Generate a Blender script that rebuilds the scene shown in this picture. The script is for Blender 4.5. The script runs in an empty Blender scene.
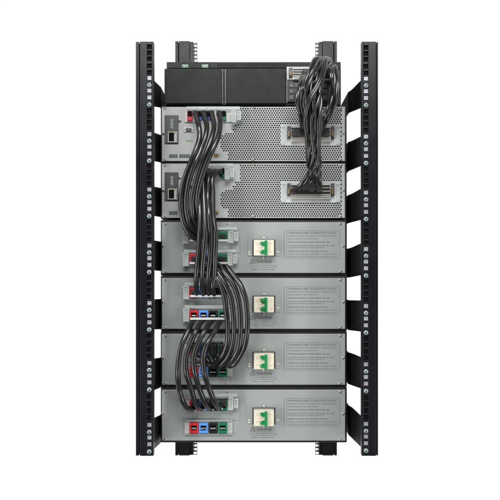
import bpy, bmesh, math, random
from mathutils import Vector, Matrix
random.seed(7)
scene = bpy.context.scene
COL = scene.collection

# ------------------------------------------------------------------ metrics
# the rear faces of the devices lie on y = 0, the lens is 1.181 m in front of it
K = 0.0020093
CAM = 1.181
VX, VY = 255.0, 265.0
NEAR = -0.080          # rear rack posts
FAR = 0.610            # front rack posts
def W(px, py, y=0.0):
    d = K * (y + CAM)
    return Vector(((px - VX) * d, y, (VY - py) * d))
S = K * CAM            # metres per unit on the device plane

# ------------------------------------------------------------------ materials
def mat(name, col, rough=0.5, metal=0.0, spec=0.5, var=0.08, vscale=18.0, rvar=0.08, bump=0.0, bscale=400.0, coat=0.0):
    m = bpy.data.materials.new(name); m.use_nodes = True
    nt = m.node_tree; b = nt.nodes['Principled BSDF']
    b.inputs['Metallic'].default_value = metal
    b.inputs['Specular IOR Level'].default_value = spec
    b.inputs['Coat Weight'].default_value = coat
    tc = nt.nodes.new('ShaderNodeTexCoord')
    n = nt.nodes.new('ShaderNodeTexNoise'); n.inputs['Scale'].default_value = vscale; n.inputs['Detail'].default_value = 6
    nt.links.new(tc.outputs['Object'], n.inputs['Vector'])
    r = nt.nodes.new('ShaderNodeMapRange')
    r.inputs['To Min'].default_value = 1 - var; r.inputs['To Max'].default_value = 1 + var
    r.inputs['From Min'].default_value = 0.25; r.inputs['From Max'].default_value = 0.75
    nt.links.new(n.outputs['Fac'], r.inputs['Value'])
    mx = nt.nodes.new('ShaderNodeVectorMath'); mx.operation = 'SCALE'
    mx.inputs[0].default_value = col[:3]
    nt.links.new(r.outputs[0], mx.inputs['Scale'])
    nt.links.new(mx.outputs[0], b.inputs['Base Color'])
    r2 = nt.nodes.new('ShaderNodeMapRange')
    r2.inputs['From Min'].default_value = 0.25; r2.inputs['From Max'].default_value = 0.75
    r2.inputs['To Min'].default_value = max(0.03, rough - rvar); r2.inputs['To Max'].default_value = min(1, rough + rvar)
    n2 = nt.nodes.new('ShaderNodeTexNoise'); n2.inputs['Scale'].default_value = vscale * 3.1; n2.inputs['Detail'].default_value = 4
    nt.links.new(tc.outputs['Object'], n2.inputs['Vector'])
    nt.links.new(n2.outputs['Fac'], r2.inputs['Value']); nt.links.new(r2.outputs[0], b.inputs['Roughness'])
    if bump > 0:
        n3 = nt.nodes.new('ShaderNodeTexNoise'); n3.inputs['Scale'].default_value = bscale; n3.inputs['Detail'].default_value = 3
        nt.links.new(tc.outputs['Object'], n3.inputs['Vector'])
        bp = nt.nodes.new('ShaderNodeBump'); bp.inputs['Strength'].default_value = bump; bp.inputs['Distance'].default_value = 0.0006
        nt.links.new(n3.outputs['Fac'], bp.inputs['Height']); nt.links.new(bp.outputs[0], b.inputs['Normal'])
    return m

def clear_mat(name, col, alpha):
    m = mat(name, col, 0.22, spec=0.6, var=0.05)
    nt = m.node_tree; b = nt.nodes['Principled BSDF']; out = nt.nodes['Material Output']
    t = nt.nodes.new('ShaderNodeBsdfTransparent'); t.inputs[0].default_value = (0.95, 0.97, 0.96, 1)
    mx = nt.nodes.new('ShaderNodeMixShader'); mx.inputs[0].default_value = alpha
    nt.links.new(t.outputs[0], mx.inputs[1]); nt.links.new(b.outputs[0], mx.inputs[2]); nt.links.new(mx.outputs[0], out.inputs['Surface'])
    return m

M = dict(
    post=mat('black_powder_coat', (0.006, 0.006, 0.0085), 0.33, spec=0.34, bump=0.25, bscale=900, vscale=6),
    rail=mat('dark_rail_steel', (0.006, 0.006, 0.007), 0.45, spec=0.22, bump=0.25, bscale=700),
    chassis=mat('black_chassis', (0.012, 0.012, 0.012), 0.45, spec=0.4, bump=0.15, bscale=900),
    cover=mat('charcoal_cover', (0.014, 0.016, 0.016), 0.42, spec=0.18, bump=0.3, bscale=1100),
    module=mat('charcoal_recess', (0.024, 0.026, 0.026), 0.5, spec=0.25, bump=0.3, bscale=1100),
    edge=mat('bare_edge', (0.20, 0.20, 0.20), 0.4, metal=0.6),
    panel=mat('grey_panel_paint', (0.345, 0.369, 0.36), 0.38, spec=0.45, var=0.05, vscale=7, rvar=0.13, bump=0.18, bscale=1200),
    uppanel=mat('zinc_panel', (0.44, 0.453, 0.445), 0.40, spec=0.5, var=0.06, vscale=9, bump=0.15, bscale=900),
    plate=mat('light_plate', (0.60, 0.61, 0.59), 0.38, spec=0.5, var=0.05),
    hole=mat('dark_inside', (0.006, 0.006, 0.006), 0.8, spec=0.1),
    cable=mat('black_cable_jacket', (0.013, 0.013, 0.012), 0.25, spec=0.75, var=0.15, vscale=14, rvar=0.04, bump=0.05, bscale=160),
    wire=mat('black_wire_jacket', (0.012, 0.012, 0.011), 0.21, spec=0.9, var=0.15, vscale=14, rvar=0.03, bump=0.04, bscale=160),
    plug=mat('black_plug', (0.018, 0.018, 0.018), 0.45, bump=0.1),
    red=mat('red_plastic', (0.62, 0.022, 0.030), 0.35, var=0.05),
    blue=mat('blue_plastic', (0.10, 0.33, 0.82), 0.35, var=0.05),
    navy=mat('dark_blue_plastic', (0.018, 0.05, 0.25), 0.35, var=0.05),
    black=mat('black_plastic', (0.012, 0.012, 0.012), 0.35),
    green=mat('green_plastic', (0.006, 0.19, 0.075), 0.35, var=0.05),
    lever=mat('green_lever', (0.010, 0.27, 0.07), 0.3, var=0.05),
    cream=mat('cream_plastic', (0.80, 0.75, 0.60), 0.4, var=0.03),
    white=mat('white_plastic', (0.78, 0.77, 0.72), 0.4, var=0.03),
    contact=mat('silver_contact', (0.75, 0.75, 0.73), 0.25, metal=0.8),
    zinc=mat('zinc_nut', (0.46, 0.475, 0.52), 0.35, metal=0.45, var=0.15, vscale=60),
    screwz=mat('zinc_screw', (0.33, 0.41, 0.41), 0.3, metal=0.5, var=0.15, vscale=80),
    screw=mat('nickel_screw', (0.60, 0.55, 0.47), 0.25, metal=0.7, var=0.1, vscale=80),
    brass=mat('brass', (0.36, 0.24, 0.12), 0.35, metal=0.7),
    silver=mat('silver_hood', (0.58, 0.57, 0.52), 0.33, metal=0.55, var=0.12, vscale=40),
    ink=mat("dark_print", (0.195, 0.21, 0.207), 0.6, spec=0.2, var=0.1),
    inkl=mat('light_print', (0.45, 0.46, 0.46), 0.6, spec=0.2),
    redink=mat('red_print', (0.72, 0.36, 0.30), 0.6, spec=0.2),
    teal=mat('dark_teal_print', (0.035, 0.075, 0.065), 0.5, spec=0.2),
    lan=mat("dark_card_plate", (0.075, 0.077, 0.077), 0.42, bump=0.2, bscale=700),
    gterm=mat('pale_green_terminal', (0.25, 0.42, 0.30), 0.35),
    led=mat('green_lamp_lens', (0.20, 0.45, 0.10), 0.2),
    led2=mat('amber_lamp_lens', (0.5, 0.42, 0.08), 0.2),
    clear=clear_mat('clear_plastic', (0.84, 0.86, 0.85), 0.55),
    clearl=clear_mat('thin_clear_plastic', (0.80, 0.84, 0.83), 0.30),
)

# ------------------------------------------------------------------ mesh builder
class MB:
    def __init__(s): s.v = []; s.f = []; s.sm = []
    def add(s, vs, fs, smooth=False):
        o = len(s.v); s.v += [tuple(v) for v in vs]
        for f in fs: s.f.append(tuple(i + o for i in f)); s.sm.append(smooth)
        return s
    def box(s, x0, x1, y0, y1, z0, z1):
        if x0 > x1: x0, x1 = x1, x0
        if y0 > y1: y0, y1 = y1, y0
        if z0 > z1: z0, z1 = z1, z0
        return s.add([(x0,y0,z0),(x1,y0,z0),(x1,y1,z0),(x0,y1,z0),(x0,y0,z1),(x1,y0,z1),(x1,y1,z1),(x0,y1,z1)],
                     [(0,3,2,1),(4,5,6,7),(0,1,5,4),(1,2,6,5),(2,3,7,6),(3,0,4,7)])
    def pb(s, a, t, b, u, yf, yb):       # box from picture rectangle (left, top, right, bottom) seen at depth yf
        p = W(a, t, yf); q = W(b, u, yf)
        return s.box(p.x, q.x, yf, yb, q.z, p.z)
    def ring(s, a, t, b, u, w, h, yf, yb):   # rectangular frame, wall w (sides) h (top/bottom)
        s.pb(a, t, b, t + h, yf, yb); s.pb(a, u - h, b, u, yf, yb)
        s.pb(a, t + h, a + w, u - h, yf, yb); s.pb(b - w, t + h, b, u - h, yf, yb)
        return s
    def disc(s, c, r, yf, yb, n=16, dome=0.0, hexa=False):   # cylinder along y with an optional domed head
        n = 6 if hexa else n
        rings = [(r, yb), (r, yf)]
        if dome: rings += [(r * 0.8, yf - dome * 0.55), (r * 0.45, yf - dome * 0.9)]
        vs = []; fs = []
        for (rr, yy) in rings:
            vs += [(c.x + rr * math.cos(2*math.pi*i/n), yy, c.z + rr * math.sin(2*math.pi*i/n)) for i in range(n)]
        for k in range(len(rings) - 1):
            for i in range(n):
                j = (i + 1) % n
                fs.append((k*n+i, k*n+j, (k+1)*n+j, (k+1)*n+i))
        fs.append(tuple(range((len(rings)-1)*n, len(rings)*n)))
        fs.append(tuple(reversed(range(n))))
        return s.add(vs, fs, True)
    def tube(s, pts, r, n=14, sub=9, cap=True):
        P = catmull(pts, sub)
        t0 = (P[1] - P[0]).normalized()
        nrm = t0.cross(Vector((0.3, 1, 0.2))).normalized()
        vs = []; fs = []
        for i, p in enumerate(P):
            t = (P[min(i+1, len(P)-1)] - P[max(i-1, 0)]).normalized()
            nrm = (nrm - t * nrm.dot(t)).normalized(); b = t.cross(nrm)
            rr = r(i / (len(P)-1)) if callable(r) else r
            vs += [p + nrm * (rr*math.cos(2*math.pi*k/n)) + b * (rr*math.sin(2*math.pi*k/n)) for k in range(n)]
        for i in range(len(P) - 1):
            for k in range(n):
                l = (k+1) % n
                fs.append((i*n+k, i*n+l, (i+1)*n+l, (i+1)*n+k))
        if cap:
            fs.append(tuple(reversed(range(n)))); fs.append(tuple(range((len(P)-1)*n, len(P)*n)))
        return s.add(vs, fs, True)
    def build(s, name, m, parent=None, bevel=0.0, seg=2, origin=None):
        off = Vector((0,0,0))
        if parent is not None:
            q = parent
            while q is not None: off += q.location; q = q.parent
        elif origin is not None: off = Vector(origin)
        me = bpy.data.meshes.new(name)
        me.from_pydata([(x-off.x, y-off.y, z-off.z) for x, y, z in s.v], [], s.f)
        me.materials.append(m)
        me.polygons.foreach_set('use_smooth', s.sm)
        bm = bmesh.new(); bm.from_mesh(me); bmesh.ops.recalc_face_normals(bm, faces=bm.faces); bm.to_mesh(me); bm.free()
        if any(s.sm): me.set_sharp_from_angle(angle=math.radians(50))
        o = bpy.data.objects.new(name, me); COL.objects.link(o)
        if parent is not None: o.parent = parent
        elif origin is not None: o.location = off
        if bevel:
            md = o.modifiers.new('Bevel', 'BEVEL'); md.width = bevel; md.segments = seg; md.limit_method = 'ANGLE'; md.angle_limit = math.radians(40)
        return o

def catmull(pts, sub):
    pts = [Vector(p) for p in pts]
    E = [pts[0]*2 - pts[1]] + pts + [pts[-1]*2 - pts[-2]]
    out = []
    for i in range(1, len(E) - 2):
        p0, p1, p2, p3 = E[i-1], E[i], E[i+1], E[i+2]
        t0 = 0; t1 = t0 + (p1-p0).length**.5 + 1e-6; t2 = t1 + (p2-p1).length**.5 + 1e-6; t3 = t2 + (p3-p2).length**.5 + 1e-6
        for k in range(sub):
            t = t1 + (t2-t1)*k/sub
            a1 = p0*((t1-t)/(t1-t0)) + p1*((t-t0)/(t1-t0)); a2 = p1*((t2-t)/(t2-t1)) + p2*((t-t1)/(t2-t1)); a3 = p2*((t3-t)/(t3-t2)) + p3*((t-t2)/(t3-t2))
            b1 = a1*((t2-t)/(t2-t0)) + a2*((t-t0)/(t2-t0)); b2 = a2*((t3-t)/(t3-t1)) + a3*((t-t1)/(t3-t1))
            out.append(b1*((t2-t)/(t2-t1)) + b2*((t-t1)/(t2-t1)))
    out.append(pts[-1])
    return out

def thing(name, loc, label, cat, group=None):
    o = bpy.data.objects.new(name, None); o.empty_display_size = 0.03; COL.objects.link(o)
    o.location = loc; o['label'] = label; o['category'] = cat
    if group: o['group'] = group
    return o
def dup(root, dz, label):
    def cp(o, par):
        c = o.copy(); COL.objects.link(c); c.parent = par
        for ch in [x for x in bpy.data.objects if x.parent == o]: cp(ch, c)
        return c
    r = cp(root, None); r.location = root.location + Vector((0, 0, dz)); r['label'] = label
    return r

def text_mesh(lines):
    """lines: (string, left px, baseline-centre py, width px, height px, bold, rot) -> one MB on the plane y"""
    mb = MB()
    for (st, x, y, w, h, bold, yy, vert) in lines:
        cu = bpy.data.curves.new('t', 'FONT'); cu.body = st; cu.size = 1.0; cu.resolution_u = 2
        if bold: cu.offset = 0.012
        ob = bpy.data.objects.new('t', cu); COL.objects.link(ob)
        dg = bpy.context.evaluated_depsgraph_get(); dg.update()
        me = bpy.data.meshes.new_from_object(ob.evaluated_get(dg))
        xs = [v.co.x for v in me.vertices]; ys = [v.co.y for v in me.vertices]
        x0, x1, y0, y1 = min(xs), max(xs), min(ys), max(ys)
        vs = []
        for v in me.vertices:
            a = (v.co.x - x0)/(x1-x0); b = (v.co.y - y0)/(y1-y0)
            if vert: vs.append(W(x + h*b, y + w*a, yy))
            else: vs.append(W(x + w*a, y + h*(0.5 - b), yy))
        mb.add(vs, [tuple(p.vertices) for p in me.polygons])
        bpy.data.objects.remove(ob); bpy.data.curves.remove(cu); bpy.data.meshes.remove(me)
    return mb

def screw_head(px, py, yf, parent, r=1.5, m='screw'):
    mb = MB(); c = W(px, py, yf)
    mb.disc(c, r*S, yf - 0.0006, yf + 0.003, 18, dome=0.0022)
    o = mb.build('screw', M[m], parent)
    sl = MB(); rr = r*S*0.45
    sl.box(c.x-rr, c.x+rr, yf-0.0031, yf-0.001, c.z-rr*0.22, c.z+rr*0.22)
    sl.box(c.x-rr*0.22, c.x+rr*0.22, yf-0.00315, yf-0.001, c.z-rr, c.z+rr)
    sl.build('slot', M['hole'], o)
    return o

# ------------------------------------------------------------------ near rack posts
PT, PB = 41.5, 456.0
GROUPS_R = [78.6, 136.5, 192.5, 249.0, 306.0, 364.4, 424.0]
GROUPS_L = [78.0, 134.0, 189.5, 245.5, 303.0, 363.0, 425.0]
OFFS = [0.0, 7.0, 12.6, 19.3, 26.6]
def near_post(side):
    if side < 0: outer, lip, groove, hx0, hx1, inner, GR = 135.6, 138.9, 139.8, 147.0, 151.7, 153.4, GROUPS_L
    else: outer, lip, groove, hx0, hx1, inner, GR = 378.3, 376.9, 376.2, 368.4, 363.6, 361.8, GROUPS_R
    base = W((outer+inner)/2, PB, NEAR)
    t = thing('rack_post', base, 'tall black rack post with square holes and pale screws, outermost on the ' + ('left' if side < 0 else 'right'), 'rack post', 'rear uprights of the rack')
    mb = MB()
    yf = NEAR
    def strip(a, b, y0, y1, t0=PT, b0=PB):
        p = W(a, t0, NEAR); q = W(b, b0, NEAR); mb.box(p.x, q.x, y0, y1, q.z, p.z)
    strip(outer, lip, yf + 0.0015, yf + 0.034)
    strip(lip, groove, yf + 0.010, yf + 0.034)
    strip(groove, hx0, yf, yf + 0.0125)
    strip(hx1, inner, yf, yf + 0.0125)
    # hole column
    holes = []
    y = GR[0]
    for g, nx in zip(GR, GR[1:] + [None]):
        holes += [(g + o, True) for o in OFFS]
        if nx:
            a = g + OFFS[-1]; n = 4; st = (nx - a) / (n + 1)
            holes += [(a + st*(k+1), False) for k in range(n)]
    a = GR[0]
    for d in (5.6, 12.2, 19.2, 25.2, 31.2, 36.0): 
        if a - d > PT + 2: holes.append((a - d, False))
    holes.sort()
    hh = 2.15
    prev = PT
    for (c, nut) in holes:
        strip(hx0, hx1, yf, yf + 0.003, prev, c - hh); prev = c + hh
    strip(hx0, hx1, yf, yf + 0.003, prev, PB)
    post = mb.build('upright', M['post'], t, bevel=0.0007)
    bk = MB(); p = W(hx0, PT + 0.5, NEAR); q = W(hx1, PB - 0.5, NEAR)
    bk.box(p.x, q.x, yf + 0.0034, yf + 0.016, q.z, p.z)
    bk.build('backing_strip', M['hole'], t)
    # small seams across the flange
    for g in GR:
        for k, o in enumerate(OFFS):
            c = g + o; xc = (hx0 + hx1) / 2
            if k in (1, 4):
                sc = MB(); cc = W(xc, c, yf)
                sc.disc(cc, 2.4*S*0.93, yf - 0.0012, yf + 0.010, 20, dome=0.0024)
                so = sc.build('screw', M['screwz'], t)
                hx = MB(); hx.disc(cc, 0.9*S, yf - 0.0039, yf - 0.001, hexa=True); hx.build('socket', M['lan'], so)
            else:
                nb = MB(); j = random.uniform(-0.25, 0.25)
                a, b = sorted((hx0, hx1))
                nb.ring(a + 0.25, c - 1.95, b - 0.25, c + 1.95, 1.5, 1.35, yf + 0.0012, yf + 0.011)
                nb.pb(a + 1.1, c - 1.1, b - 1.1, c + 1.1, yf + 0.0022, yf + 0.010)
                nb.build('cage_nut', M['zinc'], t, bevel=0.0005)
    return t
near_post(-1); near_post(1)

# ------------------------------------------------------------------ far rack posts
def far_post(side):
    if side < 0: o, l, g, n, e, tip = 175.2, 178.2, 178.9, 189.6, 193.1, 196.6
    else: o, l, g, n, e, tip = 337.0, 334.2, 333.5, 322.6, 319.3, 316.0
    y = FAR
    t = thing('rack_post', W((o+e)/2, 455.6, y), 'black rack post behind the devices on the ' + ('left' if side < 0 else 'right') + ', toothed inner edge', 'rack post', 'front uprights of the rack')
    mb = MB()
    def strip(a, b, y0, y1, t0=41.0, b0=455.6):
        p = W(a, t0, y); q = W(b, b0, y); mb.box(p.x, q.x, y0, y1, q.z, p.z)
    strip(o, l, y + 0.001, y + 0.05); strip(l, g, y + 0.012, y + 0.05); strip(g, n, y, y + 0.05); strip(n, e, y + 0.006, y + 0.05)
    mb.build('upright', M['post'], t, bevel=0.0008)
    tb = MB(); q0 = mb; mb = tb
    c = 42.2
    while c < 455.6:
        strip(e, tip, y + 0.008, y + 0.0105, c, min(c + 1.15, 455.5)); c += 3.72
    strip(tip, tip + (0.35 if side < 0 else -0.35), y + 0.008, y + 0.0105)
    tb.build('hole_strip', M['post'], t)
    return t
far_post(-1); far_post(1)

# ------------------------------------------------------------------ support rails between posts
RR = [(78.5,106.5,92,113),(135.5,164.5,142,171),(187.7,219,195,223),(242.5,274.5,248.5,277.6),(300.5,332,300.2,330),(358,389.5,352.5,384),(418,450,405.5,434.5)]
RL = [(77.5,106,87,107.5),(131.5,160.5,135,162.3),(186,215.3,188,217),(239.8,270,241.6,271),(299.3,329.5,299,329.2),(359.2,391.5,357.6,387.4),(419.6,452,415,442.6)]
ORD = ['black output module', 'upper perforated power unit', 'lower perforated power unit', 'topmost battery pack', 'second battery pack', 'third battery pack', 'bottom battery pack']
def rail(side, i, nt, nb_, ft, fb):
    xn, xf = (151.0, 160.8) if side < 0 else (364.0, 348.2)
    y0, y1, y2 = NEAR + 0.0175, 0.022, 0.42
    N = 9; top = []; bot = []
    e = 156 if side < 0 else 356
    for k in range(N):
        u = k / (N - 1); y = y0 + (y1 - y0) * u
        px = xn + (xf - xn) * u
        sm = u*u*(3-2*u) if side > 0 else u
        s2 = 0.5*u + 0.5*sm
        top.append(W(px, nt + (ft - nt) * s2, y)); bot.append(W(px, nb_ + (fb - nb_) * u, y))
    top.append(Vector((top[-1].x, y2, top[-1].z))); bot.append(Vector((bot[-1].x, y2, bot[-1].z)))
    th = 0.002 * side
    n = len(top); vs = top + bot + [p + Vector((th,0,0)) for p in top] + [p + Vector((th,0,0)) for p in bot]
    fs = []
    for k in range(n-1):
        fs += [(k,k+1,n+k+1,n+k),(2*n+k,3*n+k,3*n+k+1,2*n+k+1),(k,2*n+k,2*n+k+1,k+1),(n+k,n+k+1,3*n+k+1,3*n+k)]
    fs += [(0,n,3*n,2*n),(n-1,3*n-1,4*n-1,2*n-1)]
    where = 'left' if side < 0 else 'right'
    t = thing('support_rail', W(xn, nb_, y0), 'dark steel support rail running back along the ' + where + ' side of the ' + ORD[i], 'support rail', 'support rails at the sides of the devices')
    mb = MB().add(vs, fs); mb.build('rail_plate', M['rail'], t)
    fl = MB()   # ear folded behind the post
    p = W(xn, nt, y0); q = W(xn, nb_, y0)
    fl.box(p.x, p.x + side*0.012, y0 - 0.0008, y0 + 0.0012, q.z + 0.002, p.z - 0.002); fl.build('mounting_ear', M['rail'], t)
    lg = MB()   # folded lower lip under the device
    a = bot[-2]; 
    lg.box(a.x - side*0.0005, a.x - side*0.012, 0.03, y2, a.z + 0.0005, a.z + 0.0022) if False else None
for i in range(7):
    rail(-1, i, *RL[i]); rail(1, i, *RR[i])

# ------------------------------------------------------------------ devices
def chassis(t, l, top, r, bot, depth=0.56, m='chassis'):
    return MB().pb(l, top, r, bot, 0.0, depth).build('chassis', M[m], t, bevel=0.0022, seg=3)

# ---- top black output module
t = thing('output_module', W(254, 105.4), 'black output module with two blank cover plates, topmost device in the rack', 'rack device')
MB().pb(164.6, 68.4, 341.0, 105.2, 0.0, 0.5).build('chassis', M['chassis'], t, bevel=0.0015)
MB().pb(166.6, 61.9, 340.8, 68.3, 0.004, 0.4).build('rear_ledge', M['module'], t, bevel=0.0012)
for (a, b) in ((164.4, 221.8), (226.3, 285.6)):
    MB().pb(a, 69.2, b, 103.4, -0.012, -0.0005).build('cover_plate', M['cover'], t, bevel=0.0014, seg=3)
for x in (222.15, 225.5):
    MB().pb(x, 69.4, x + 0.45, 103.2, -0.010, -0.0004).build('edge_trim', M['edge'], t)
mb = MB()
for r_ in range(3):
    for c in range(37):
        p = W(217.5 + c*1.85 + (r_ % 2)*0.92, 63.4 + r_*1.6, 0.0)
        mb.disc(p, 0.5*S, 0.0034, 0.0050, 8)
mb.build('vent_holes', M['hole'], t)
for x in (185, 205):
    o = MB().pb(x-3.2, 64.3, x+3.2, 67.7, -0.002, 0.0035).build('terminal', M['gterm'], t, bevel=0.0008)
    for dx in (-1.6, 1.6): MB().disc(W(x+dx, 65.8, -0.002), 0.85*S, -0.0034, 0.0, 12, dome=0.001).build('terminal_screw', M['contact'], o)
MB().pb(286.2, 66.2, 338.4, 103.2, -0.0022, -0.0004).build('connector_bay', M['cover'], t, bevel=0.0006)
MB().pb(286.6, 66.6, 337.8, 79.8, -0.0040, -0.0023).build('connector_plate', M['plate'], t, bevel=0.0008)
MB().pb(286.6, 80.2, 287.3, 102.6, -0.0040, -0.0023).build('edge_trim', M['edge'], t)
o = MB().pb(287.6, 80.2, 331, 101.6, -0.0062, -0.0042).build('lower_socket', M['plug'], t, bevel=0.0006)
mb = MB()
for c in range(7):
    for r_ in range(3): mb.pb(289.5 + c*5.6, 83 + r_*6.0, 293.6 + c*5.6, 87.4 + r_*6.0, -0.0085, -0.0061)
mb.build('contact_wells', M['lan'], o, bevel=0.0006)
def wide_socket(t, l, tp, r, bt):
    """long jack-screw connector with ribbed silver hood"""
    h = bt - tp
    o = MB().pb(l+4.5, tp+0.3*h, r-4.5, bt, -0.012, -0.002).build('wide_connector', M['silver'], t, bevel=0.0008)
    mb = MB()
    for k in range(3): mb.pb(l+5.2, tp+h*(0.10+0.21*k), r-5.2, tp+h*(0.21+0.21*k), -0.0158, -0.0022)
    mb.build('contact_row', M['black'], o, bevel=0.0004)
    mb = MB()
    for k in range(3): mb.pb(l+5.0, tp+h*(0.235+0.21*k), r-5.0, tp+h*(0.285+0.21*k), -0.0150, -0.0022)
    for k in range(2): mb.pb(l+5.6, tp+h*(0.77+0.13*k), r-5.6, tp+h*(0.82+0.13*k), -0.0145, -0.011)
    mb.build('contact_rail', M['silver'], o, bevel=0.0003)
    for x in (l+2.6, r-2.6):
        e = MB().pb(x-1.7, tp, x+1.7, bt-0.25*h, -0.010, -0.002).build('end_block', M['lan'], o, bevel=0.0006)
        MB().pb(x-0.75, tp+0.28*h, x+0.75, tp+0.62*h, -0.020, -0.0095).build('jack_screw', M['brass'], e, bevel=0.001)
    return o
wide_socket(t, 288.2, 67.6, 337.5, 79.6)
screw_head(164.6 + 1.2, 104.2, -0.0005, t, 0.9)

# ---- perforated power units
def perforated(t, l, tp, r, bt, bound, yf, yb):
    """one sheet with round holes: rows of staggered cells, bound(row y) gives where the holes begin"""
    mb = MB(); dx, dy = 2.42, 2.10
    rows = int((bt - tp - 1.4) / dy); y0 = tp + (bt - tp - rows*dy)/2
    def quad(a, t0, b, u):
        p = [W(a,t0,yf), W(a,u,yf), W(b,u,yf), W(b,t0,yf)]; mb.add(p, [(0,1,2,3)])
    quad(l, tp, r, y0); quad(l, y0 + rows*dy, r, bt)
    rr = 0.86; n = 8
    for k in range(rows):
        t0 = y0 + k*dy; u = t0 + dy; cy = (t0+u)/2
        st = bound(cy)
        st = l + math.ceil((st - l)/dx)*dx + (dx/2 if k % 2 else 0)
        cnt = int((r - 1.6 - st) / dx)
        quad(l, t0, st, u); quad(st + cnt*dx, t0, r, u)
        for c in range(cnt):
            a = st + c*dx; b = a + dx; cx = (a+b)/2
            ring = [(cx + rr*math.cos(math.pi/4*i + math.pi/8), cy + rr*math.sin(math.pi/4*i + math.pi/8)) for i in range(n)]
            # outer points matched to the ring
            out = [(b, cy + dy*0.25), (cx + dx*0.25, u), (cx - dx*0.25, u), (a, cy + dy*0.25), (a, cy - dy*0.25), (cx - dx*0.25, t0), (cx + dx*0.25, t0), (b, cy - dy*0.25)]
            vs = [W(x, y, yf) for x, y in ring] + [W(x, y, yf) for x, y in out] + [W(b,u,yf), W(a,u,yf), W(a,t0,yf), W(b,t0,yf)] + [W(x, y, yf) + Vector((0, 0.0012, 0)) for x, y in ring]
            fs = [(i, n+i, n+(i+1)%n, (i+1)%n) for i in range(n)]
            fs += [(n+0, 16, n+1), (n+2, 17, n+3), (n+4, 18, n+5), (n+6, 19, n+7)]
            fs += [(i, (i+1)%n, 20+(i+1)%n, 20+i) for i in range(n)]
            mb.add(vs, fs)
    # rim so that the sheet has thickness
    P = W(l,tp,yf); Q = W(r,bt,yf)
    mb.add([(P.x,yf,P.z),(Q.x,yf,P.z),(Q.x,yf,Q.z),(P.x,yf,Q.z),(P.x,yb,P.z),(Q.x,yb,P.z),(Q.x,yb,Q.z),(P.x,yb,Q.z)], [(0,1,5,4),(1,2,6,5),(2,3,7,6),(3,0,4,7)])
    return mb.build('perforated_panel', M['uppanel'], t)

def bound(cy):
    if cy < 124: return 238.5
    if cy < 128: return 234.0
    if cy < 132: return 230.5
    if cy < 136: return 224.5
    if cy < 149: return 219.0
    if cy < 152: return 222.5
    return 226.5

GAPU = 'inverters with perforated rear panels'
t = thing('power_unit', W(254, 162.6), 'grey perforated power unit directly beneath the black output module', 'power unit', GAPU)
ups1 = t
chassis(t, 160.6, 105.7, 346.8, 162.3)
yp = -0.0042
perforated(t, 162.0, 106.9, 344.8, 160.9, bound, yp, -0.0002)
# network card
o = MB().pb(164.6, 115.2, 178.4, 143.4, yp-0.0028, yp-0.0002).build('network_card', M['lan'], t, bevel=0.0006)
MB().ring(167.8, 131.6, 177.2, 142.4, 1.0, 1.0, yp-0.0052, yp-0.0026).build('port_bezel', M['silver'], o, bevel=0.0004)
q = MB().pb(168.8, 132.6, 173.6, 141.2, yp-0.0042, yp-0.0027).build('network_port', M['hole'], o)
MB().pb(169.4, 131.9, 172.8, 132.5, yp-0.0056, yp-0.0050).build('indicator', M['led2'], q)
MB().pb(174.2, 133.0, 176.0, 141.4, yp-0.0045, yp-0.0027).build('card_latch', M['plate'], o, bevel=0.0005)
text_mesh([('SNMP', 170.4, 119.0, 9.6, 2.9, True, yp-0.0030, 1)]).build('card_text', M['inkl'], o)
for (x, y, r_) in ((163.6, 133.4, 1.5), (179.8, 120.6, 1.7)): screw_head(x, y, yp-0.0006, o, r_)
# serial port
o = MB().pb(183.6, 127.0, 193.4, 132.0, yp-0.0022, yp-0.0002).build('serial_port', M['silver'], t, bevel=0.0006)
MB().pb(185.8, 127.9, 191.4, 131.2, yp-0.0042, yp-0.0021).build('port_shell', M['lan'], o, bevel=0.0008)
for x in (184.7, 192.4): MB().disc(W(x, 129.5, yp), 0.75*S, yp-0.004, yp-0.002, hexa=True).build('jack_nut', M['contact'], o)
# indicator lamps
for k in range(4):
    MB().disc(W(186.8 + 1.75*k, 140.8, yp), 0.62*S, yp-0.0012, yp, 12, dome=0.0008).build('indicator', M['led' if k != 1 else 'led2'], t)
# rating marks row
mb = MB()
for g, n0 in ((169.2, 4), (179.4, 5)):
    for k in range(n0):
        x = g + k*2.15
        mb.ring(x, 154.4, x+1.75, 157.8, 0.55, 0.8, yp-0.0005, yp-0.0001); mb.pb(x+0.7, 155.6, x+1.1, 156.6, yp-0.0005, yp-0.0001)
mb.build('block_marks', M['teal'], t)
MB().pb(212.8, 153.6, 218.6, 156.6, yp-0.006, yp-0.0002).build('earth_stud', M['brass'], t, bevel=0.002)
# output terminals
o = MB().pb(184.6, 109.4, 232.0, 122.2, yp-0.0030, yp-0.0002).build('terminal_bezel', M['plate'], t, bevel=0.0008)
for x, cm in ((189.8, 'red'), (199.3, 'navy'), (207.9, 'navy'), (223.6, 'green')):
    h = MB().pb(x-2.6, 111.4, x+2.6, 120.6, yp-0.0075, yp-0.0028).build('terminal', M[cm], o, bevel=0.0008)
    MB().pb(x-2.1, 110.9, x+2.1, 116.2, yp-0.0086, yp-0.0040).build('terminal_well', M['hole'], h)
for x in (197, 207, 217.5): screw_head(x, 107.4, yp, t, 1.0)
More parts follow.
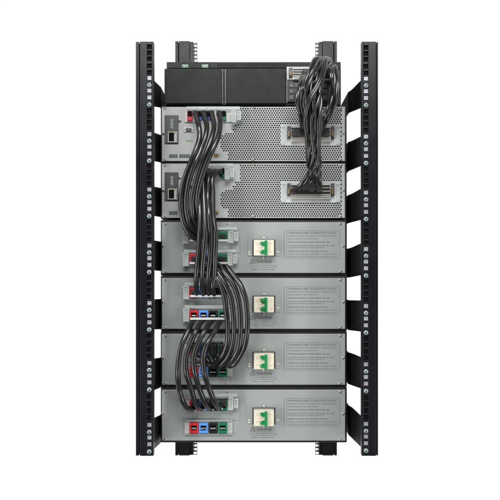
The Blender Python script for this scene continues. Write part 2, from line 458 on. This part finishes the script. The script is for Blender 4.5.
# light plate carrying the wide connector
pl = MB().pb(280.8, 124.2, 340.6, 145.6, yp-0.0022, yp-0.0003).build('connector_plate', M['clear'], t, bevel=0.0006)
for (a, b) in ((281.6, 285.6), (336.2, 339.8)): MB().ring(a, 126, b, 143.8, 0.6, 0.6, yp-0.007, yp-0.0023).build('clear_guide', M['clearl'], pl, bevel=0.0005)
wc = wide_socket(t, 286.4, 126.0, 335.4, 142.4)
for (x, y) in ((165, 108.4), (253, 107.8), (340.6, 108.4), (165, 159.8), (253, 159.8), (340.6, 159.6), (162.9, 133.5) , (343.6, 133.2)):
    screw_head(x, y, yp, t, 1.45)
ups2 = dup(ups1, -56.7*S, 'grey perforated power unit sitting on the topmost battery pack')

# ---- battery packs
BT = 222.0
GAPB = 'battery packs stacked in the lower rack'
LINES = [
 ('WARNING: RISK OF ELECTRIC SHOCK', 48.3, 1), ('Hazardous live parts inside this unit are energized from the', 48.0, 0), ('battery supply even when the AC input', 29.5, 0),
 ('Disconnect battery cables before the unit', 41.5, 1), ('is moved or serviced. Do not remove the rear cover', 46.5, 0), ('while the battery circuit breaker is', 36.0, 0),
 ('Replace only with the same type of battery', 40.0, 1), ('No user serviceable parts inside. Refer servicing to qualified', 49.0, 0), ('personnel only. Keep the breaker off during installation work', 48.6, 0)]
LY = [2.3, 5.4, 8.2, 11.5, 14.8, 17.1, 20.6, 23.5, 25.9]
def sockets(t, top, wired):
    yb = yp
    o = MB()
    o.pb(184.6, top - 2.4, 232.4, top + 12.6, yb-0.0026, yb-0.0003)
    o = o.build('terminal_bezel', M['plate'], t, bevel=0.0008)
    mb = MB(); mb.pb(184.8, top-2.6, 232.2, top-1.0, yb-0.0062, yb-0.0024); mb.pb(184.8, top+10.9, 232.2, top+12.3, yb-0.0062, yb-0.0024)
    mb.build('bezel_ridge', M['panel'], o, bevel=0.0007)
    for k, cm in enumerate(('red', 'blue', 'black', 'green')):
        a = 189.3 + k*9.65; b = a + 9.0
        h = MB().ring(a, top, b, top+9.8, 1.55, 2.3, yb-0.011, yb-0.0024).build('socket', M[cm], o, bevel=0.0007)
        MB().pb(a+1.5, top+2.2, b-1.5, top+7.6, yb-0.0035, yb-0.0025).build('socket_well', M['hole'], h)
        if not wired: MB().pb(a+2.3, top+4.7, b-2.3, top+6.1, yb-0.0105, yb-0.0034).build('contact', M['contact'], h, bevel=0.0004)
    return o

def battery():
    t = thing('battery_pack', W(254, 275.4), 'x', 'battery pack', GAPB)
    chassis(t, 160.6, 220.0, 347.0, 275.5)
    MB().pb(161.9, BT, 345.2, BT + 51.0, yp, -0.0002).build('rear_panel', M['panel'], t, bevel=0.0009)
    sockets(t, BT + 9.4, True); sockets(t, BT + 32.0, False)
    # scored outline round the terminals
    mb = MB(); y = yp - 0.0003
    mb.pb(233.2, BT+7.4, 239.8, BT+7.75, y, yp-0.00005); mb.pb(239.8, BT+7.4, 240.15, BT+31.0, y, yp-0.00005); mb.pb(233.2, BT+30.65, 239.8, BT+31.0, y, yp-0.00005)
    mb.build('outline_print', M['ink'], t)
    # breaker
    o = MB().pb(247.6, BT+17.8, 280.2, BT+34.0, yp-0.0016, yp-0.0002).build('breaker_frame', M['panel'], t, bevel=0.0005)
    MB().pb(252.4, BT+17.6, 275.4, BT+34.2, yp-0.0030, yp-0.0014).build('breaker_slot', M['lan'], o)
    b = MB().pb(253.8, BT+18.0, 274.0, BT+33.6, yp-0.0200, yp-0.0028).build('breaker', M['cream'], t, bevel=0.0009)
    MB().ring(259.2, BT+19.0, 268.4, BT+32.6, 0.5, 0.5, yp-0.0208, yp-0.0199).build('lever_frame', M['white'], b)
    mb = MB(); mb.pb(264.6, BT+18.4, 267.2, BT+33.2, yp-0.0262, yp-0.0199)
    mb.pb(260.4, BT+19.9, 264.7, BT+22.6, yp-0.0240, yp-0.0199); mb.pb(260.4, BT+28.6, 264.7, BT+31.4, yp-0.0240, yp-0.0199)
    mb.pb(261.9, BT+22.6, 264.7, BT+23.6, yp-0.0235, yp-0.0199); mb.pb(261.9, BT+27.6, 264.7, BT+28.6, yp-0.0235, yp-0.0199)
    mb.build('lever', M['lever'], b, bevel=0.0005)
    mb = MB()
    for (x, y0, y1) in ((256.2, 21.0, 21.5), (256.2, 22.7, 23.2), (256.4, 29.0, 29.5), (270.0, 21.6, 22.1), (270.2, 29.6, 30.1)):
        mb.pb(x, BT+y0, x+2.3, BT+y1, yp-0.0203, yp-0.0199)
    mb.pb(258.4, BT+25.4, 262.4, BT+26.0, yp-0.0203, yp-0.0199)
    mb.build('breaker_marks', M['redink'], b)
    for (x, yy) in ((263.3, 14.4), (263.0, 34.4)): MB().pb(x, BT+yy+0.4, x+1.3, BT+yy+2.6, yp-0.004, yp-0.0002).build('clip_tab', M['cream'], t, bevel=0.0005)
    for (x, yy) in ((249.4, 29.6), (249.4, 31.8), (278.0, 29.4)): MB().pb(x-1.2, BT+yy, x+1.2, BT+yy+1.2, yp-0.003, yp-0.0015).build('clamp_screw', M['cream'], o, bevel=0.0004)
    # caution triangle + small print
    mb = MB()
    A, B_, C_ = (252.6, BT+35.9), (249.6, BT+41.6), (255.6, BT+41.6)
    g = (252.6, BT+39.7)
    ins = [(g[0]+(p[0]-g[0])*0.62, g[1]+(p[1]-g[1])*0.62) for p in (A, B_, C_)]
    vs = [W(*p, yp-0.0004) for p in (A, B_, C_)] + [W(*p, yp-0.0004) for p in ins]
    mb.add(vs, [(0,1,4,3),(1,2,5,4),(2,0,3,5)]); mb.pb(252.4, BT+38.2, 252.8, BT+40.1, yp-0.0004, yp-0.0001); mb.pb(252.4, BT+40.4, 252.8, BT+40.8, yp-0.0004, yp-0.0001)
    mb.build('caution_triangle', M['ink'], t)
    L = [('CAUTION', 257.0, BT+39.6, 14.5, 2.6, False, yp-0.0004, 0), ('Turn breaker off before connecting', 249.6, BT+43.6, 27.0, 1.15, False, yp-0.0004, 0),
         ('or disconnecting the battery cables', 249.0, BT+45.6, 28.0, 1.15, False, yp-0.0004, 0), ('See manual', 252.0, BT+47.5, 22.0, 1.1, False, yp-0.0004, 0)]
    text_mesh(L).build('caution_text', M['ink'], t)
    mb = MB(); mb.ring(286.6, BT+8.6, 339.8, BT+36.4, 0.25, 0.25, yp-0.0004, yp-0.0001); mb.pb(284.0, BT+9.0, 284.3, BT+36.4, yp-0.0004, yp-0.0001)
    mb.build('notice_border', M['ink'], t)
    text_mesh([(s, 288.2, BT+8.6+dy, w, 1.85 if bd else 1.5, bool(bd), yp-0.0004, 0) for (s, w, bd), dy in zip(LINES, LY)]).build('notice_text', M['ink'], t)
    for (x, y) in ((165.6, 1.8), (227.2, 1.6), (340.2, 1.8), (165.6, 49.6), (227.2, 49.6), (340.2, 49.6), (163.0, 23.8), (343.2, 24.0)):
        screw_head(x, BT + y, yp, t, 1.45)
    for (x, y) in ((178, 15.5), (178, 31.5)): MB().disc(W(x, BT+y, yp), 0.5*S, yp-0.0002, yp+0.001, 10).build('pin_hole', M['ink'], t)
    return t
PITCH = 55.72
B = [battery()]
B[0]['label'] = 'topmost grey battery pack, directly under the perforated units'
B.append(dup(B[0], -PITCH*S, 'second grey battery pack from the top, cables leaving its lower sockets downwards'))
B.append(dup(B[0], -2*PITCH*S, 'third grey battery pack from the top, cable loops curling in from the right'))
B.append(dup(B[0], -3*PITCH*S, 'bottom grey battery pack with its lower row of red, blue, black and green sockets free'))

# every screw is turned its own way
for o in [x for x in bpy.data.objects if x.name.split('.')[0] in ('slot',)]:
    me = o.data.copy(); o.data = me
    c = sum((v.co for v in me.vertices), Vector()) / len(me.vertices)
    me.transform(Matrix.Translation(c) @ Matrix.Rotation(random.uniform(0, 1.57), 4, 'Y') @ Matrix.Translation(-c))

# clear cable retainers over the plugged rows
def retainer(parent, top, left, right, front, name='cable_retainer', wide=False):
    yb = -0.0105; z = top
    o = MB().pb(left, z-4.4, right-1.0, z-1.4, -0.016, -0.0085).build(name, M['clearl'], parent, bevel=0.0008)
    def framed(nm, a, t0, b, u, yf):
        k = MB().ring(a, t0, b, u, 0.9, 0.9, yf, -0.0085).build(nm, M['clear'], o, bevel=0.0006)
        MB().pb(a+0.9, t0+0.9, b-0.9, u-0.9, yf+0.002, yf+0.0035).build('pane', M['clearl'], k)
    framed('retainer_block', right-9.5, z-0.6, right-4.8, z+11.5, -0.024)
    framed('retainer_tab', right-4.2, z+0.6, right, z+9.4, -0.019)
    if front:
        framed('retainer_block', left-1.4, z-1.0, left+4.6, z+12.0, -0.021)
        MB().pb(left+5.6, z+8.0, right-9.8, z+10.2, -0.036, -0.0290).build('retainer_bar', M['clear'], o, bevel=0.0008)
    return o
def rowtop(k, low): return BT + PITCH*k + (32.0 if low else 9.4)
retainer(B[0], rowtop(0,0), 184, 238, True); retainer(B[0], rowtop(0,1), 184, 237, True)
retainer(B[1], rowtop(1,0), 184.5, 236, True); retainer(B[1], rowtop(1,1), 184.5, 236, True)
retainer(B[2], rowtop(2,0), 195, 233, False); retainer(B[3], rowtop(3,0), 205, 238, False)
retainer(ups1, 110.6, 186, 241, False); retainer(ups2, 167.6, 196, 234, False)

# ------------------------------------------------------------------ power cables
CR = 0.0060
COLW = ['red', 'blue', 'black', 'green']
def cable(label, group, pts, plug0, plug1, r=CR, lug=None):
    n = len(pts)
    jit = lambda k, a: random.uniform(-a, a) if 1 < k < n-2 else 0
    P = [W(p[0] + jit(k, 0.55), p[1], p[2] + jit(k, 0.003)) for k, p in enumerate(pts)]
    t = thing('power_cable', P[-1], label, 'power cable', group)
    ph = random.uniform(0, 6)
    MB().tube(P, lambda u: r*(1 + 0.025*math.sin(17*u + ph) + 0.015*math.sin(41*u + 2*ph))).build('jacket', M['cable'], t)
    for (px, py, hw, hh, yf, yb) in (plug0, plug1):
        pg = MB().pb(px-hw, py-hh, px+hw, py+hh, yf, yb).build('plug', M['plug'], t, bevel=0.0012)
    if lug: MB().pb(lug[0]-1.5, lug[1]-0.8, lug[0]+1.5, lug[1]+0.8, lug[2]-0.004, lug[2]+0.014).build('lug', M['contact'], t, bevel=0.0006)
    return t
ORDN = ['leftmost', 'second from left', 'third from left', 'rightmost']
def grp(name, word, tracks, ends0, ends1, names=ORDN):
    for i, tr in enumerate(tracks):
        cable('thick black cable, %s of four %s' % (names[i], word), name, tr, ends0[i], ends1[i], lug=(tr[-1][0]+1.2, tr[-1][1]+0.9, tr[-1][2]) if 'bottom' in name else None)

# A: upper power unit -> topmost battery, upper row
Axs = [
 [(195.0,113,-.022),(196.6,118,-.034),(199.2,127,-.050),(199.6,137,-.056),(196,150,-.062),(190.5,163,-.066),(184.2,180,-.064),(180.9,198,-.060),(181.6,214,-.054),(185.6,227,-.048),(192.5,237,-.040),(202,241,-.028)],
 [(203.6,113,-.022),(204.9,118,-.034),(206.4,126,-.050),(205.8,136,-.058),(201.5,149,-.064),(196,162,-.068),(189.6,180,-.066),(186.4,198,-.060),(187.2,213,-.052),(190.6,225,-.044),(197,234,-.034),(204,237,-.026)],
 [(211.6,113,-.022),(212.6,118,-.034),(213.6,126,-.050),(212.2,137,-.060),(206.9,151,-.068),(201.2,164,-.072),(195.2,181,-.068),(192.2,199,-.060),(193.2,214,-.050),(196.6,226,-.040),(203,234,-.030),(210,236,-.026)],
 [(219.4,113,-.022),(220.2,118,-.034),(220.6,126,-.050),(218.4,136,-.060),(212.9,149,-.070),(206.6,163,-.076),(200.2,181,-.070),(197.4,199,-.060),(198.6,214,-.048),(202,226,-.036),(209,234,-.028),(217,235,-.026)]]
grp('cables from the upper power unit to the topmost battery pack', 'looping left from the upper perforated unit', Axs,
    [(x, 112.5, 2.4, 2.4, -.026, -.0085) for x in (194.8, 203.4, 211.6, 218.6)], [(x, rowtop(0,0)+5, 3.2, 2.6, -.026, -.0065) for x in (193.8, 203.4, 213.1, 222.7)])
# B: lower power unit -> second battery, upper row
Bxs = [
 [(205.0,171,-.018),(201,173.5,-.030),(198.6,180,-.038),(198.6,196,-.046),(199.6,216,-.060),(199.4,236,-.064),(198.2,256,-.060),(197.0,275,-.052),(196.2,288,-.042),(197.0,296,-.028)],
 [(209.5,171,-.018),(206,173.5,-.032),(203.4,180,-.042),(203.2,196,-.050),(204.2,216,-.066),(205.0,236,-.070),(203.9,256,-.065),(202.6,275,-.056),(202.6,288,-.044),(203.6,296,-.028)],
 [(214.2,171,-.018),(210.8,173,-.032),(208.0,179,-.044),(207.8,196,-.050),(208.8,216,-.064),(210.4,236,-.068),(209.8,256,-.063),(208.3,275,-.054),(208.0,288,-.043),(209.2,296,-.028)],
 [(219.6,171.5,-.016),(215.6,173,-.030),(212.6,178.5,-.042),(212.2,194,-.046),(213.2,216,-.058),(215.4,236,-.062),(215.4,255,-.058),(214.0,275,-.050),(212.6,288,-.042),(215.2,297,-.028)]]
grp('cables from the lower power unit to the second battery pack', 'hanging straight down from the lower perforated unit', Bxs,
    [(x, 171.2, 2.2, 2.6, -.022, -.0085) for x in (205, 210, 215, 220.2)], [(x, rowtop(1,0)+6, 3.2, 2.6, -.026, -.0065) for x in (194.3, 203.6, 213.0, 222.4)])
# C: topmost battery lower row -> third battery upper row
Cxs = [
 [(195,261,-.024),(202,266,-.038),(210,272,-.042),(218,280,-.046),(224.2,296,-.050),(226.8,312,-.054),(227.6,330,-.054),(226.2,345,-.050),(221.2,357,-.044),(213.5,364.4,-.036),(204.5,363.2,-.026),(197,357,-.016)],
 [(204,261,-.024),(211,265,-.036),(218,273,-.044),(225,284,-.050),(231.4,298,-.056),(233.4,314,-.058),(233.8,331,-.058),(232,347,-.054),(226.6,359,-.047),(219,366,-.038),(211,364.5,-.027),(206,357.5,-.016)],
 [(213,261,-.022),(218.6,265,-.034),(226.0,274,-.044),(233.2,285,-.052),(238.4,299,-.060),(240.4,315,-.062),(240.4,332,-.062),(237.8,349,-.056),(231.8,360.4,-.048),(225,366.4,-.038),(218,364.6,-.027),(214.5,357.5,-.016)],
 [(221,261,-.020),(226,266,-.032),(233,275,-.044),(240.0,285,-.054),(245.4,299,-.062),(247.4,315,-.066),(247.2,332,-.066),(244.4,347,-.060),(238.4,358.4,-.050),(232,365.6,-.040),(226,364.6,-.028),(223.5,357.5,-.016)]]
grp('cables from the topmost to the third battery pack', 'arcing right past the second battery pack', Cxs,
    [(x, rowtop(0,1)+5, 3.2, 2.6, -.024, -.0065) for x in (193.8, 203.4, 213.1, 222.7)], [(x, rowtop(2,0)+7, 3.3, 5.0, -.030, -.0065) for x in (194.2, 203.6, 213.1, 222.5)], ['innermost', 'second from inside', 'second from outside', 'outermost'])
# D: second battery lower row -> bottom battery upper row
Dxs = [
 [(194.0,318,-.016),(191.6,323,-.030),(187.0,332,-.048),(181.6,346,-.058),(178.8,360,-.062),(178.3,375,-.062),(179.2,390,-.056),(182.4,401,-.048),(187.2,408.4,-.038),(193,409.6,-.026)],
 [(203.4,318,-.016),(200.6,323,-.030),(195.2,332,-.050),(189.0,346,-.062),(186.0,359,-.066),(186.6,373,-.066),(190.2,387,-.058),(194.6,399,-.048),(198.0,406.8,-.038),(202,409,-.026)],
 [(212.8,318,-.016),(209.8,323,-.030),(204.2,332,-.050),(197.4,345,-.064),(194.0,358,-.068),(195.0,373,-.068),(199.2,388,-.060),(203.8,400,-.048),(207.4,407,-.038),(211,409,-.026)],
 [(222.4,318,-.016),(219.4,323,-.030),(213.8,332,-.050),(206.8,345,-.064),(203.6,358,-.068),(204.6,373,-.068),(208.6,387,-.060),(213.0,399,-.048),(216.4,405.8,-.038),(220,408,-.026)]]
grp('cables from the second to the bottom battery pack', 'bowing left past the third battery pack', Dxs,
    [(x, rowtop(1,1)+8.0, 2.8, 1.8, -.021, -.0065) for x in (194.2, 203.6, 213.0, 222.4)], [(x, rowtop(3,0)+5.5, 3.3, 2.7, -.028, -.0065) for x in (194.6, 203.8, 213.1, 222.5)])

# ------------------------------------------------------------------ wire harnesses on the right
def harness(label, tracks, plug, r):
    t = thing('wire_harness', W(*tracks[0][-1]), label, 'wire harness', 'wire harnesses from the output module')
    for tr in tracks: MB().tube([W(*p) for p in tr], r, n=10, sub=7).build('wire', M['wire'], t)
    for (a, b, c, d, yf, yb, nm, mm) in plug: MB().pb(a, b, c, d, yf, yb).build(nm, M[mm], t, bevel=0.0008)
    return t
spine = [(327,71,4.5,-.022),(325.5,62,5.5,-.046),(321.5,59.5,7.0,-.068),(317.5,70,8.4,-.088),(313.6,85,9.2,-.096),(312.6,102,9.6,-.096),(312.8,120,8.8,-.090),(313.0,136,7.4,-.082),(313.2,151,6.8,-.072),(314.2,165,6.6,-.060),(313.8,175,7.2,-.050),(309.5,184.5,11.0,-.036),(306.5,190.5,14.5,-.018)]
tr = []
NW = 19
rank = sorted(range(NW), key=lambda i: (1.0, 0.8, 0.4)[i % 3]*math.cos(2*math.pi*i/NW + 4.2))
for i in range(NW):
    th = 2*math.pi*i/NW; jx = random.uniform(-1, 1); rad = (1.0, 0.8, 0.4)[i % 3]
    p = []
    for k, (x, y, hw, d) in enumerate(spine):
        ph = th + 0.42*k + 0.55*math.sin(1.3*k + i*2.1)
        if k < 11: p.append((x + hw*rad*math.cos(ph) * 0.92, y + (1.6*math.sin(th*2) if k in (1, 2) else 0), d - hw*rad*math.sin(ph)*0.0013))
        else:
            q = 2*rank.index(i)/(NW-1) - 1
            p.append((x + hw*q, y + (1.5 if k == 11 else 0.6)*abs(q), d - 0.004*math.sin(ph)))
    tr.append(p)
harness('thick bundle of black wires reaching down to the lower perforated unit', tr, [(291.5, 187.5, 322, 193.8, -.020, -.013, 'plug_body', 'plug'), (316, 66.5, 334, 76.5, -.030, -.017, 'plug_body', 'plug')], 0.0037)
tr = []
for i in range(6):
    u = i/5; w = math.sin(i*2.4)
    tr.append([(336-10*u+1.5*w, 70+2*w, -.022), (335.4-6*u, 66+2.5*u, -.050-.004*i), (337.6-6.0*u+w, 76+3*u, -.064-.003*i), (338.6-6.5*u-w, 90+3*w, -.070-.004*(i%2)), (335.5-6.5*u+w, 105, -.064-.004*((i+1)%3)), (328.6-5.5*u, 119-2*w, -.052-.003*i), (323-4*u, 129, -.034), (322-6*u, 133, -.017)])
for i in range(5):
    u = i/4; w = math.sin(i*1.9+1)
    tr.append([(302+7*u, 73+2*(i % 2), -.020), (301+6*u, 77, -.044), (298.2+5.0*u+w, 86, -.060-.003*i), (297.0+5.5*u-w, 99+2*w, -.068), (298.4+5.0*u+w, 113, -.060-.004*(i%2)), (300.8+4.6*u, 124, -.044), (302+6*u, 130.5, -.020)])
for i in range(4):
    u = i/3; w = math.sin(i*2.7)
    tr.append([(331-3*u, 68, -.022), (330-4*u, 64, -.056), (325-5*u+w, 72, -.082-.003*i), (317-4*u-w, 86, -.092-.004*(i%2)), (309-1*u, 102, -.088), (307+2*u, 116, -.074), (309+4*u, 127, -.046), (311+5*u, 132, -.018)])
harness('loose loops of black wires ending at the upper perforated unit', tr, [(292.5, 128.5, 329, 136.2, -.020, -.0165, 'plug_body', 'plug'), (303, 68.5, 315, 76.5, -.024, -.017, 'plug_body', 'plug')], 0.0032)

# ------------------------------------------------------------------ camera
cam = bpy.data.cameras.new('Camera'); co = bpy.data.objects.new('Camera', cam); COL.objects.link(co)
co.location = (0, -CAM, 0); co.rotation_euler = (math.radians(90), 0, 0)
cam.sensor_width = 36; cam.lens = 36 / (K * 500); cam.shift_x = -(VX - 250)/500; cam.shift_y = (VY - 250)/500
cam.clip_start = 0.05; cam.clip_end = 100
scene.camera = co

# ------------------------------------------------------------------ light: white studio behind, dim room in front, soft boxes, two added low fills
w = bpy.data.worlds.new('World'); scene.world = w; w.use_nodes = True
nt = w.node_tree; bg = nt.nodes['Background']
tc = nt.nodes.new('ShaderNodeTexCoord'); sp = nt.nodes.new('ShaderNodeSeparateXYZ'); nt.links.new(tc.outputs['Generated'], sp.inputs[0])
rp = nt.nodes.new('ShaderNodeValToRGB'); mr = nt.nodes.new('ShaderNodeMapRange')
mr.inputs['From Min'].default_value = -1; mr.inputs['From Max'].default_value = 1
nt.links.new(sp.outputs['Y'], mr.inputs['Value']); nt.links.new(mr.outputs[0], rp.inputs[0])
rp.color_ramp.elements[0].position = 0.38; rp.color_ramp.elements[0].color = (0.10, 0.10, 0.105, 1)
rp.color_ramp.elements[1].position = 0.60; rp.color_ramp.elements[1].color = (1.02, 1.02, 1.02, 1)
nt.links.new(rp.outputs[0], bg.inputs['Color']); bg.inputs['Strength'].default_value = 1.0
def area(name, loc, target, sx, sy, power, col=(1, 1, 1)):
    l = bpy.data.lights.new(name, 'AREA'); l.shape = 'RECTANGLE'; l.size = sx; l.size_y = sy; l.energy = power; l.color = col
    o = bpy.data.objects.new(name, l); COL.objects.link(o); o.location = loc
    o.rotation_euler = (Vector(target) - Vector(loc)).to_track_quat('-Z', 'Y').to_euler()
area('softbox_top', (0.0, -1.7, 1.55), (0, 0, -0.05), 1.7, 0.6, 46)
area('softbox_left', (-1.8, -1.3, 0.0), (0, 0, -0.1), 0.2, 2.0, 24)
area('softbox_right', (1.9, -1.2, 0.0), (0, 0, -0.1), 0.2, 1.8, 12)
area('softbox_low_left', (-1.6, -1.5, -1.1), (0.1, 0, -0.35), 0.9, 0.6, 11)  # added fill lamp, brightens the lower battery panels from the left
area('softbox_low_right', (1.6, -1.5, -1.1), (-0.1, 0, -0.35), 0.9, 0.6, 11)  # matching fill added on the right for the lower panels

scene.view_settings.view_transform = 'Standard'; scene.view_settings.look = 'None'; scene.view_settings.exposure = 0; scene.view_settings.gamma = 1
scene.render.engine = 'CYCLES'
scene.render.resolution_x = 1024; scene.render.resolution_y = 1024
